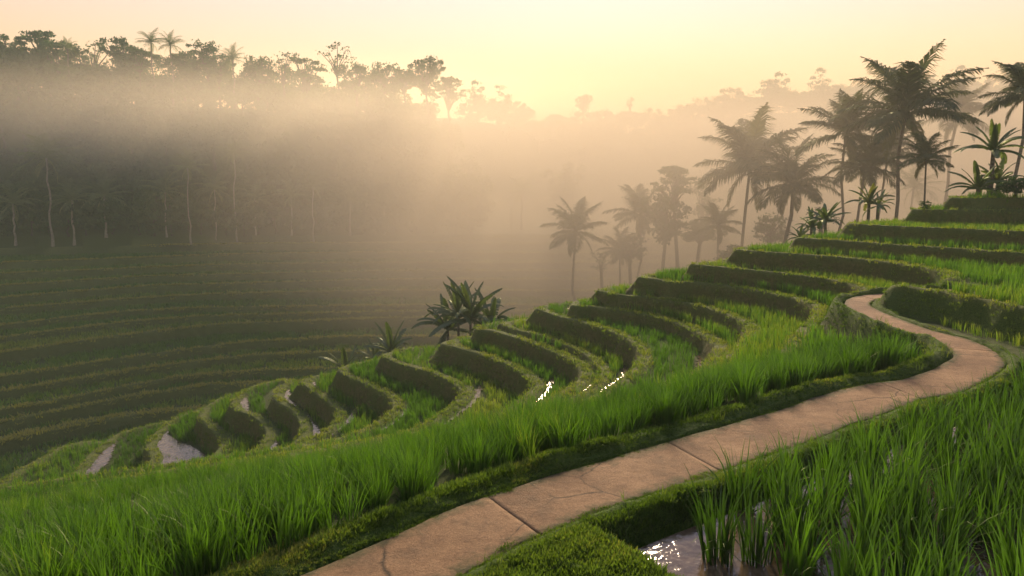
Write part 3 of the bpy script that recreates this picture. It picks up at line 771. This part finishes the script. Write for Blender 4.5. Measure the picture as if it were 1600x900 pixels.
def frond(P, az, el, L, droop, q, leaf=.27, n=30, twist=0., dead=False):
    """one feather palm leaf: arching rib with two rows of drooping leaflets"""
    m = 14; pts = [np.zeros(3)]; dirs = []
    for i in range(m):
        t = (i+.5)/m; e = el - droop*t**1.35
        d = np.array([math.cos(e)*math.cos(az+twist*t), math.cos(e)*math.sin(az+twist*t), math.sin(e)]); dirs.append(d)
        pts.append(pts[-1] + d*L/m)
    pts = np.array(pts); dirs.append(dirs[-1]); dirs = np.array(dirs)
    v, f = sweep(pts, np.linspace(.035, .006, m+1)*L/2.5, 4); tint = q.uniform(.2, .6) if not dead else .95
    P.add(v, f, tint)
    s_ = np.linspace(.10, .99, n)
    for t in s_:
        i = t*m; a = int(min(i, m-1)); p = pts[a]+(pts[a+1]-pts[a])*(i-a); d = dirs[a]
        side = np.array([-math.sin(az+twist*t), math.cos(az+twist*t), 0]); up = np.cross(d, side)*-1
        if up[2] < 0: up = -up
        ll = L*leaf*(math.sin(math.pi*min(1, .12+t*.95))**.6*.9+.12)*q.uniform(.85, 1.1)
        for sg in (-1, 1):
            fwd = .45 + .5*t; dd = unit(d*fwd + sg*side*.8 + up*q.normal(.05, .14))
            w = .027*L/2.5*q.uniform(.8, 1.2)*(1.15-.4*t)
            p1 = p + dd*ll*.5; d2 = unit(dd + np.array([0, 0, -q.uniform(.55, 1.25) - (.5 if dead else 0)])); p2 = p1 + d2*ll*.5
            wv = unit(np.cross(dd, up) + .5*up*q.normal())*w
            P.add([p-wv*.6, p+wv*.6, p1+wv, p1-wv, p1-wv, p1+wv, p2+wv*.15, p2-wv*.15], [(0,1,2,3),(4,5,6,7)], tint+q.uniform(-.1, .1))
def palm_crown(seed, nf=22, droop=1.25, n=30, leaf=.27, skirt=3):
    q = np.random.default_rng(seed); P = Parts()
    for i in range(nf):
        t = i/nf; el = 1.42 - 1.65*t + q.normal(0, .12); az = i*2.399 + q.normal(0, .2)
        frond(P, az, el, q.uniform(1.0, 1.28), droop*q.uniform(.7, 1.15)*(1.0-.25*t), q, leaf, n, q.normal(0, .25))
    for i in range(skirt):
        frond(P, q.uniform(0, 6.28), -.7+q.normal(0, .15), .8, .9, q, leaf*.8, n, 0, True)
    return P
CROWNS = [palm_crown(11+i, [24, 22, 26, 20][i], [1.1, .95, 1.2, 1.0][i], 56, .29).mesh('crown', M_FROND, link=False) for i in range(4)]
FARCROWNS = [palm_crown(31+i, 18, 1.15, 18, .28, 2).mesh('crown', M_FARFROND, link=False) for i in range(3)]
for c_ in CROWNS + FARCROWNS: c_['used'] = 0
def child(src, parent, loc=(0,0,0), scale=1, rz=0):
    o = src.copy(); scene.collection.objects.link(o)
    if 'used' in o: del o['used']
    o.parent = parent; o.location = loc; o.scale = (scale,)*3 if np.isscalar(scale) else scale; o.rotation_euler = (0, 0, rz); return o
def gz_at(x, y): return float(ground(np.array([x]), np.array([y]))[0])
def palm(px, py, d, rpx, label, base_px=None, crown=0, far=False, group=None, lean=None, trunk_w=.13, mat=None, tilt=0., name='palm_tree', zs=1., cat='palm tree', nuts=False):
    """crown centre seen at (px, py), d metres ahead, frond length rpx pixels; the trunk meets the ground below"""
    top = at_depth(px, py, d); Rm = rpx*d/F_PX
    bx = top[0] + (((base_px or px)-px)*d/F_PX); by = d
    zb = gz_at(bx, by) - .1
    root = empty(name, (bx, by, zb)); tag(root, label, cat, group)
    t3 = top - np.array([bx, by, zb]); h = t3[2]
    q = np.random.default_rng(int(px*7+py)); pts, rad = [], []
    for i in range(9):
        t = i/8; bow = math.sin(t*math.pi)*.03*h*q.choice([-1, 1])
        pts.append((t3[0]*(t**1.3)+bow*.5, t3[1]*t, h*t)); rad.append(trunk_w*(1.55-.75*min(1, t*5) if t < .2 else .8-.25*(t-.2)))
    v, f = sweep(pts, rad, 8)
    mesh_obj('trunk', v, f, mat or M_BARK, root, True)
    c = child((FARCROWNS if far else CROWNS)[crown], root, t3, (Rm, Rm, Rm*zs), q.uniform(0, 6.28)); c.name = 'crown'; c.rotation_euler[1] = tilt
    return root, t3, Rm

def add_nuts(root, t3, Rm):
    q = np.random.default_rng(3)
    for i in range(7):
        P = Parts()
        a = q.uniform(0, 6.28); c = np.array([math.cos(a)*.13, math.sin(a)*.13, -.10-.16*q.random()])*Rm
        th = np.linspace(0, math.pi, 6); rr = np.maximum(np.sin(th), .05)*.045*Rm
        pts = c + np.column_stack([0*th, 0*th, -np.cos(th)*.055*Rm]); v, f = sweep(pts, rr, 7); P.add(v, f, .5)
        P.mesh('coconut', M_BANANA, root, smooth=True).location = t3
# --- the palms on the near ridge, right
r_ = palm(1415, 178, 48, 100, 'tallest coconut palm on the right ridge, leaning right above the terrace steps', 1392, 0, lean=1, trunk_w=.17); add_nuts(*r_)
palm(1322, 208, 53, 72, 'coconut palm with ragged drooping crown just left of the tallest palm', 1318, 1, trunk_w=.15)
palm(1352, 262, 52, 58, 'shorter dense palm tucked under the two tall ridge palms', 1338, 2, trunk_w=.15)
palm(1388, 240, 57, 60, 'slim palm half hidden behind the trunk of the tallest palm', 1374, 3, trunk_w=.13)
palm(1447, 250, 43, 44, 'small thin palm standing alone right of the tallest palm', 1446, 3, trunk_w=.085)
palm(1497, 182, 66, 62, 'pale misty palm leaning right behind the small thin palm', 1462, 1, trunk_w=.2)
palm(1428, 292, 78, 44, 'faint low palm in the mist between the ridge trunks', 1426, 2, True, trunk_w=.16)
palm(1602, 150, 42, 66, 'tall palm cut by the right edge of the picture', 1606, 0, trunk_w=.14)
# --- the palms in the middle, half lost in the mist
palm(1172, 262, 64, 92, 'broad palm in the mist with long arching fronds, left of its twin', 1166, 0, trunk_w=.2)
palm(1240, 288, 58, 70, 'dark palm in the mist right of the broad one, with heavy trunk', 1221, 2, trunk_w=.24)
palm(900, 362, 76, 56, 'single misty palm rising behind the middle of the spur', 897, 1, trunk_w=.17)
palm(1000, 336, 80, 50, 'misty palm beside the round leafy tree', 1003, 3, trunk_w=.17)
palm(968, 392, 78, 36, 'low misty palm between the single palm and the leafy tree', 968, 2, trunk_w=.16)
palm(1122, 352, 70, 40, 'short palm under the flat topped tree in the mist', 1120, 1, trunk_w=.16)
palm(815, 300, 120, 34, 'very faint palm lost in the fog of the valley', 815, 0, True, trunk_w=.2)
# --- pale trunked palms along the foot of the far wood
FOOT = [(72,246,372,52,'palm with a bright pale trunk at the left foot of the far wood'), (112,312,373,36,'small palm right of the bright trunked one at the far wood'),
        (163,306,372,34,'bushy small palm with thin stem, third along the far wood'), (20,318,374,40,'dark low palm at the left end of the far wood'),
        (258,300,368,34,''), (293,262,365,30,''), (335,296,360,32,''), (399,312,371,34,''), (365,238,330,26,''), (455,306,350,28,''), (489,292,358,30,''), (548,312,352,26,''), (601,320,350,26,'')]
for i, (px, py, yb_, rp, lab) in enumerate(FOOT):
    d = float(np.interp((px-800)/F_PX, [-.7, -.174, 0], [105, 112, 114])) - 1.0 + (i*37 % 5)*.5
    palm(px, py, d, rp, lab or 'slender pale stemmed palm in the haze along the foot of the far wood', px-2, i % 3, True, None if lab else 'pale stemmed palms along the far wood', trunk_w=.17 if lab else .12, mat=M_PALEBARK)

# ---------------------------------------------------------------- banana plants
def banana_leaf(P, az, el, L, droop, q, w=.17, ragged=.5):
    m = 16; pts = [np.zeros(3)]; D = []
    for i in range(m):
        t = (i+.5)/m; e = el - droop*t**1.5
        d = np.array([math.cos(e)*math.cos(az), math.cos(e)*math.sin(az), math.sin(e)]); D.append(d); pts.append(pts[-1]+d*L/m)
    D.append(D[-1]); pts = np.array(pts); tint = q.uniform(.2, .7)
    v, f = sweep(pts, np.linspace(.022, .005, m+1)*L, 4); P.add(v, f, tint+.1)
    side = np.array([-math.sin(az), math.cos(az), 0])
    for sg in (-1, 1):
        sag = q.uniform(.15, .5)
        for i in range(2, m):
            t0, t1 = i/m, (i+1)/m; w0 = w*L*math.sin(math.pi*(t0*.86+.1))**.55; w1 = w*L*math.sin(math.pi*min(1, t1*.86+.1))**.55
            if i == m-1: w1 *= .25
            sag += q.normal(0, .16)*ragged; a = side*sg*math.cos(sag) - np.array([0, 0, 1])*math.sin(sag)
            fw = D[i]*.25*w0; g = q.uniform(0, .35)*ragged
            P.add([pts[i], pts[i+1], pts[i+1]+a*w1*.55+fw*.5, pts[i]+a*w0*.55+fw*.5], [(0,1,2,3)], tint)
            a2 = unit(a + np.array([0, 0, -.5-.4*ragged*q.random()]))
            e0 = pts[i]+a*w0*.55+fw*.5; e1 = pts[i+1]+a*w1*.55+fw*.5
            P.add([e0, e1, e1+a2*w1*.5+fw*.5-D[i]*g*L/m, e0+a2*w0*.5+fw*.5+D[i]*g*L/m], [(0,1,2,3)], tint+q.uniform(-.06, .06))
def banana_crown(seed, n=9):
    q = np.random.default_rng(seed); P = Parts()
    for i in range(n):
        t = i/n; banana_leaf(P, i*2.399+q.normal(0, .3), 1.45-1.3*t+q.normal(0, .12), q.uniform(.85, 1.25), .6+1.0*t+q.normal(0, .2), q, q.uniform(.075, .115), q.uniform(.3, 1))
    return P
BANANAS = [banana_crown(60+i, [17, 15, 18, 16][i]).mesh('crown', M_BANANA, link=False) for i in range(4)]
def banana(px, py, d, rpx, label, h=None, kind=0, group=None, zs=1.):
    """leaf bases seen at (px, py)"""
    top = at_depth(px, py, d); zb = gz_at(top[0], top[1]) - .1; hh = top[2]-zb
    Rm = rpx*d/F_PX
    root = empty('banana_plant', (top[0], top[1], zb)); tag(root, label, 'banana plant', group)
    q = np.random.default_rng(int(px+py*3)); t3 = (q.normal(0, .05)*hh*0, 0, hh)
    v, f = sweep([(0,0,0), (.02, 0, hh*.5), (0, 0, hh)], [.11, .09, .06], 8); mesh_obj('stem', v, f, M_BARK, root, True)
    c = child(BANANAS[kind], root, t3, (Rm, Rm, Rm*zs), q.uniform(0, 6.28)); c.name = 'crown'; return root
banana(735, 500, 38.2222, 75.4, 'largest banana plant of the clump behind the spur crest', kind=0)
banana(700, 516, 39.6111, 59.8, 'banana plant at the left edge of the clump behind the spur', kind=1)
banana(768, 508, 38.8556, 57.2, 'banana plant at the right edge of the clump behind the spur', kind=2)
banana(716, 494, 38.4333, 52, 'upright narrow banana plant at the back of the clump behind the spur', kind=3)
banana(611, 550, 39.6, 46.8, 'feathery upright banana plant between the clump and the low one', kind=3)
banana(585, 564, 40.8889, 39, 'small banana plant leaning left beside the feathery one', kind=1)
banana(540, 580, 40.3889, 44.2, 'low spreading banana plant at the left end of the spur crest', kind=2)
banana(448, 609, 41.4111, 23.4, 'tiny banana shoot beyond the left slope of the spur', kind=1)
banana(1552, 236, 27, 50, 'tall banana plant with upright leaves on the right skyline', kind=0)
banana(1528, 296, 26.5, 44, 'squat banana plant spreading over the topmost terrace', kind=2)
banana(1560, 284, 27, 40, 'banana plant beside the dark mound on the topmost terrace', kind=1)
banana(1358, 318, 30, 34, 'banana plant between the palm trunks at the ridge edge', kind=0)
banana(1372, 322, 31, 28, 'torn banana plant right beside the palm trunk on the ridge', kind=1)
banana(1290, 345, 31, 44, 'banana plant with one broad arched leaf over the terrace end', kind=2, zs=.7)
banana(1268, 356, 33, 30, 'banana plant half hidden left of the arched leaf', kind=3)
banana(1250, 372, 34, 24, 'low banana plant at the foot of the dark misty palm', kind=1)

# ---------------------------------------------------------------- leafy trees
def leafy(seed, shape, n_cl, per, leaf, gaps=.0):
    """limbs with leaf clumps at their ends; crown about one unit in radius, base of the crown at z=0"""
    q = np.random.default_rng(seed); P = Parts(); W = Parts()
    cl = []
    while len(cl) < n_cl:
        p = q.normal(0, 1, 3); p = p/np.linalg.norm(p)*q.random()**.4
        if shape == 'round': c = p*np.array([.85, .85, .8]) + [0, 0, .75]
        elif shape == 'tall': c = p*np.array([.6, .6, 1.15]) + [0, 0, 1.1]
        elif shape == 'flat':
            lay = q.integers(0, 3); rr = [1.0, .75, .45][lay]; c = np.array([p[0]*rr*1.05, p[1]*rr*1.05, .55+.28*lay+.07*p[2]])
        else: c = p*np.array([1., 1., .5]) + [0, 0, .6]
        c = c + q.normal(0, .06, 3); cl.append(c)
    for c in cl:
        r = q.uniform(.12, .25)*(.8 if shape == 'flat' else 1); tint = q.uniform(.1, .75); n = int(per*q.uniform(.6, 1.3))
        if q.random() < gaps: n = n//4
        pts = q.normal(0, 1, (n, 3)); pts /= np.linalg.norm(pts, axis=1)[:, None]; pts *= r*q.random((n, 1))**.45*np.array([1.25, 1.25, .45 if shape == 'flat' else .75])
        a = q.normal(0, 1, (n, 3)); a /= np.linalg.norm(a, axis=1)[:, None]; b = np.cross(a, q.normal(0, 1, (n, 3))); b /= np.linalg.norm(b, axis=1)[:, None]
        s_ = leaf*q.uniform(.6, 1.4, (n, 1)); o = c + pts
        v = np.stack([o-a*s_, o+b*s_*.5, o+a*s_, o-b*s_*.5], 1).reshape(-1, 3)
        P.add(v, np.arange(n*4).reshape(-1, 4), np.repeat(tint+q.uniform(-.12, .12, n), 4))
        if q.random() < .55:
            v, f = sweep([(0, 0, 0), c*np.array([.35, .35, .55]), c], [.035, .022, .008], 4); W.add(v, f, .2)
    return P, W
TREE_KINDS = {}
for nm, seed, shape, ncl, per, leaf, gaps in (('round', 70, 'round', 52, 60, .060, .1), ('round2', 71, 'round', 42, 56, .062, .3), ('tall', 72, 'tall', 46, 54, .058, .2),
                                           ('flat', 73, 'flat', 44, 40, .050, .1), ('broad', 74, 'broad', 54, 60, .058, .1), ('thin', 75, 'round', 30, 30, .045, .55), ('tall2', 76, 'tall', 30, 40, .06, .4), ('flat2', 77, 'flat', 30, 44, .05, .3)):
    P_, W_ = leafy(seed, shape, ncl, per, leaf, gaps)
    TREE_KINDS[nm] = (P_.mesh('crown', M_TREE, link=False), W_.mesh('limbs', M_DARKBARK, link=False))
def tree_at(x, y, h, cr, kind, label, group=None, zs=1., z_top=None, trunk_r=None, limbs=True, name='leafy_tree', cat='tree'):
    zb = gz_at(x, y) - .15; root = empty(name, (x, y, zb)); tag(root, label, cat, group)
    hc = max(.12*h, h - cr*1.5*zs); q = np.random.default_rng(int(abs(x)*31+abs(y)*17))
    v, f = sweep([(0, 0, 0), (q.normal(0, .03)*h, 0, hc*.55), (0, 0, hc*1.0), (0, 0, hc+cr*.5)], [(trunk_r or min(.022*h, .2))*k_ for k_ in (1.4, 1, .8, .4)], 7)
    tr = mesh_obj('trunk', v, f, M_DARKBARK, root, True); rz = q.uniform(0, 6.28)
    c = child(TREE_KINDS[kind][0], root, (0, 0, hc), (cr, cr, cr*zs), rz); c.name = 'crown'
    if limbs:
        w = child(TREE_KINDS[kind][1], tr, (0, 0, hc), (cr, cr, cr*zs), rz); w.name = 'limb'
    return root
def tree_px(px, ptop, d, rpx, kind, label, zs=1., base=None, group=None, limbs=True):
    p = at_depth(px, ptop, d); h = p[2] - gz_at(p[0], p[1]) + .15
    return tree_at(p[0], p[1], h, rpx*d/F_PX, kind, label, group, zs, limbs=limbs)
# misty middle
tree_px(1056, 247, 78, 54, 'flat', 'flat topped tree standing above the palms in the mist')
tree_px(1042, 305, 76, 46, 'round', 'round leafy tree in the mist between the palms')
tree_px(985, 362, 78, 30, 'round2', 'bushy tree beside the single misty palm', )
tree_px(1095, 330, 76, 34, 'broad', 'hazy broad tree behind the short palm')
tree_px(1150, 372, 62, 30, 'broad', 'low thicket tree under the broad misty palm')
tree_px(1205, 330, 70, 34, 'round2', 'hazy tree between the twin misty palms')
tree_px(1285, 318, 52, 30, 'thin', 'thin bushy tree left of the ridge palms')
tree_px(940, 390, 78, 24, 'thin', 'thin low tree right of the single misty palm')
tree_px(880, 255, 120, 40, 'round', 'ghostly tree crown in the fog over the valley')
tree_px(1100, 300, 88, 40, 'tall2', 'faint tree behind the flat topped one')
# dark mound at the end of the topmost terrace
tree_px(1590, 268, 25.5, 34, 'broad', 'dark clipped bush mound at the right end of the top terrace', zs=.7, limbs=False)
tree_px(1500, 300, 27, 16, 'broad', 'small bush at the left end of the top terrace', limbs=False)
tree_px(1446, 312, 25, 10, 'round2', 'small shrub at the foot of the small thin palm', limbs=False)
# skyline of the far wood, left to right
SKY = [(8,56,22,'round','round dark tree at the far left of the skyline'), (60,37,34,'flat','flat layered tree topping the left skyline'), (28,62,30,'broad','broad dark tree under the flat layered one'),
       (92,66,30,'round','dense round tree right of the flat layered one'), (142,54,34,'thin','open crowned tree with sky showing through on the left skyline'), (190,60,26,'round','dark round tree left of the twin skyline palms'),
       (215,64,24,'broad','dark broad tree under the twin skyline palms'), (285,72,22,'broad','low broad tree right of the twin skyline palms'), (318,60,20,'round2','small open tree alone on the skyline'),
       (340,84,22,'round','rounded tree left of the single skyline palm'), (402,84,24,'round2','bushy tree right of the single skyline palm'), (440,74,28,'thin','thin lacy tree on the middle skyline'),
       (474,80,34,'flat2','flat spreading tree on the middle skyline'), (525,63,28,'thin','tall lacy round tree on the middle skyline'), (556,100,24,'round','small round tree right of the lacy one'),
       (598,94,26,'round2','rounded tree near the end of the wooded skyline'), (630,98,22,'broad','broad tree near the end of the wooded skyline'), (664,89,26,'round','dense tree at the peak of the skyline end'),
       (700,112,30,'flat','flat spreading tree at the very end of the skyline')]
for px, py, rp, kd, lab in SKY: tree_px(px, py, 136, rp*1.3, kd, lab + ' of the far wood' if 'wood' not in lab and 'skyline' not in lab else lab)
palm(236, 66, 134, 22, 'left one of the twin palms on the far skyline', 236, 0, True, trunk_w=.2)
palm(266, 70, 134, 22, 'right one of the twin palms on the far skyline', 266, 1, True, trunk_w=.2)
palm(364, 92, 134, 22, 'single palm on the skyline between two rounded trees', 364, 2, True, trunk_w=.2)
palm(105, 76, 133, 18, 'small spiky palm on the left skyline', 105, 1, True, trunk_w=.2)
# far ridge
tree_px(1195, 134, 205, 38, 'flat2', 'wide flat tree standing out on the distant ridge')
tree_px(912, 148, 205, 16, 'round', 'rounded tree at the low end of the distant ridge')
tree_px(985, 157, 207, 11, 'tall2', 'lone thin tree in the gap of the distant ridge')
for px in list(range(735, 1010, 12)) + list(range(1012, 1600, 14)):
    a = (px-800)/F_PX; q = random.random(); y = random.uniform(188, 208)
    tree_at(a*y, y, random.uniform(5, 8), random.uniform(3.2, 5.2), random.choice(['round', 'round2', 'broad', 'tall', 'broad']), 'small misty tree along the crest of the distant ridge', 'misty trees along the distant ridge', limbs=False)
# the wood itself, filling the slope
cnt = 0
for row, (dy, n) in enumerate(((2, 30), (6, 26), (10, 26), (15, 26), (20, 30), (25, 34), (29, 40), (33, 44))):
    for i in range(n):
        px = -60 + (i+random.uniform(-.3, .3)+.5*(row % 2))*820/n
        a = (px-800)/F_PX; y = float(np.interp(a, [-1.2, -.7, -.174, 0], [96, 105, 112, 114])) + dy + random.uniform(-1, 1)
        if px > 700 and row > 2: continue
        h = random.uniform(6, 9.5)*(.75 if row == 0 else 1)*(.86 if row > 3 else 1)*(.6 if row == 7 else 1); kd = random.choice(['round', 'tall', 'broad', 'round2', 'tall2'])
        tree_at(a*y, y, h, random.uniform(2.6, 4.0), kd, 'dark leafy tree crowded into the far wood across the valley', 'trees crowding the far wood', limbs=False, zs=1.2); cnt += 1
print('wood', cnt)

# ================================================================ mist lying in the valley
def mist_bank(loc, size, dens, rz=0., lumpy=.5, sc=2.2, g=.5, col=(.93, .84, .70, 1), core=.15):
    n, m = 16, 28; V = []
    for i in range(n+1):
        th = math.pi*i/n
        for k_ in range(m): V.append((math.sin(th)*math.cos(2*math.pi*k_/m), math.sin(th)*math.sin(2*math.pi*k_/m), -math.cos(th)))
    mt, N, L = new_mat('mist')
    o = objco(N); ln = N.new('ShaderNodeVectorMath'); ln.operation = 'LENGTH'; L.new(o, ln.inputs[0])
    mr = N.new('ShaderNodeMapRange'); mr.interpolation_type = 'SMOOTHSTEP'; L.new(ln.outputs['Value'], mr.inputs['Value'])
    mr.inputs['From Min'].default_value = 1.0; mr.inputs['From Max'].default_value = core; mr.inputs['To Max'].default_value = 1
    nz = ramp(N, L, noise(N, L, sc, 3, .5, o), [(.36, (1-lumpy,)*3), (.66, (1,)*3)])
    dn = math_n(N, L, 'MULTIPLY', math_n(N, L, 'MULTIPLY', mr.outputs[0], nz), dens)
    v = N.new('ShaderNodeVolumePrincipled'); v.inputs['Color'].default_value = col; v.inputs['Anisotropy'].default_value = g; L.new(dn, v.inputs['Density'])
    out = N.new('ShaderNodeOutputMaterial'); L.new(v.outputs[0], out.inputs['Volume'])
    ob = mesh_obj('mist', V, grid_faces(n+1, m, True), mt); ob.location = loc; ob.scale = size; ob.rotation_euler.z = rz; tag(ob, cat='mist', kind='stuff', label='soft bank of morning mist lying in the valley')
mist_bank((37, 86, -4), (78, 58, 21), .045, g=.25, col=(.76, .66, .52, 1), core=.5)
mist_bank((30, 182, 6), (120, 34, 17), .020, g=.25, col=(.76, .66, .52, 1))
mist_bank((-36, 103, 7.5), (84, 15, 11.5), .036, rz=R(4), lumpy=.2)
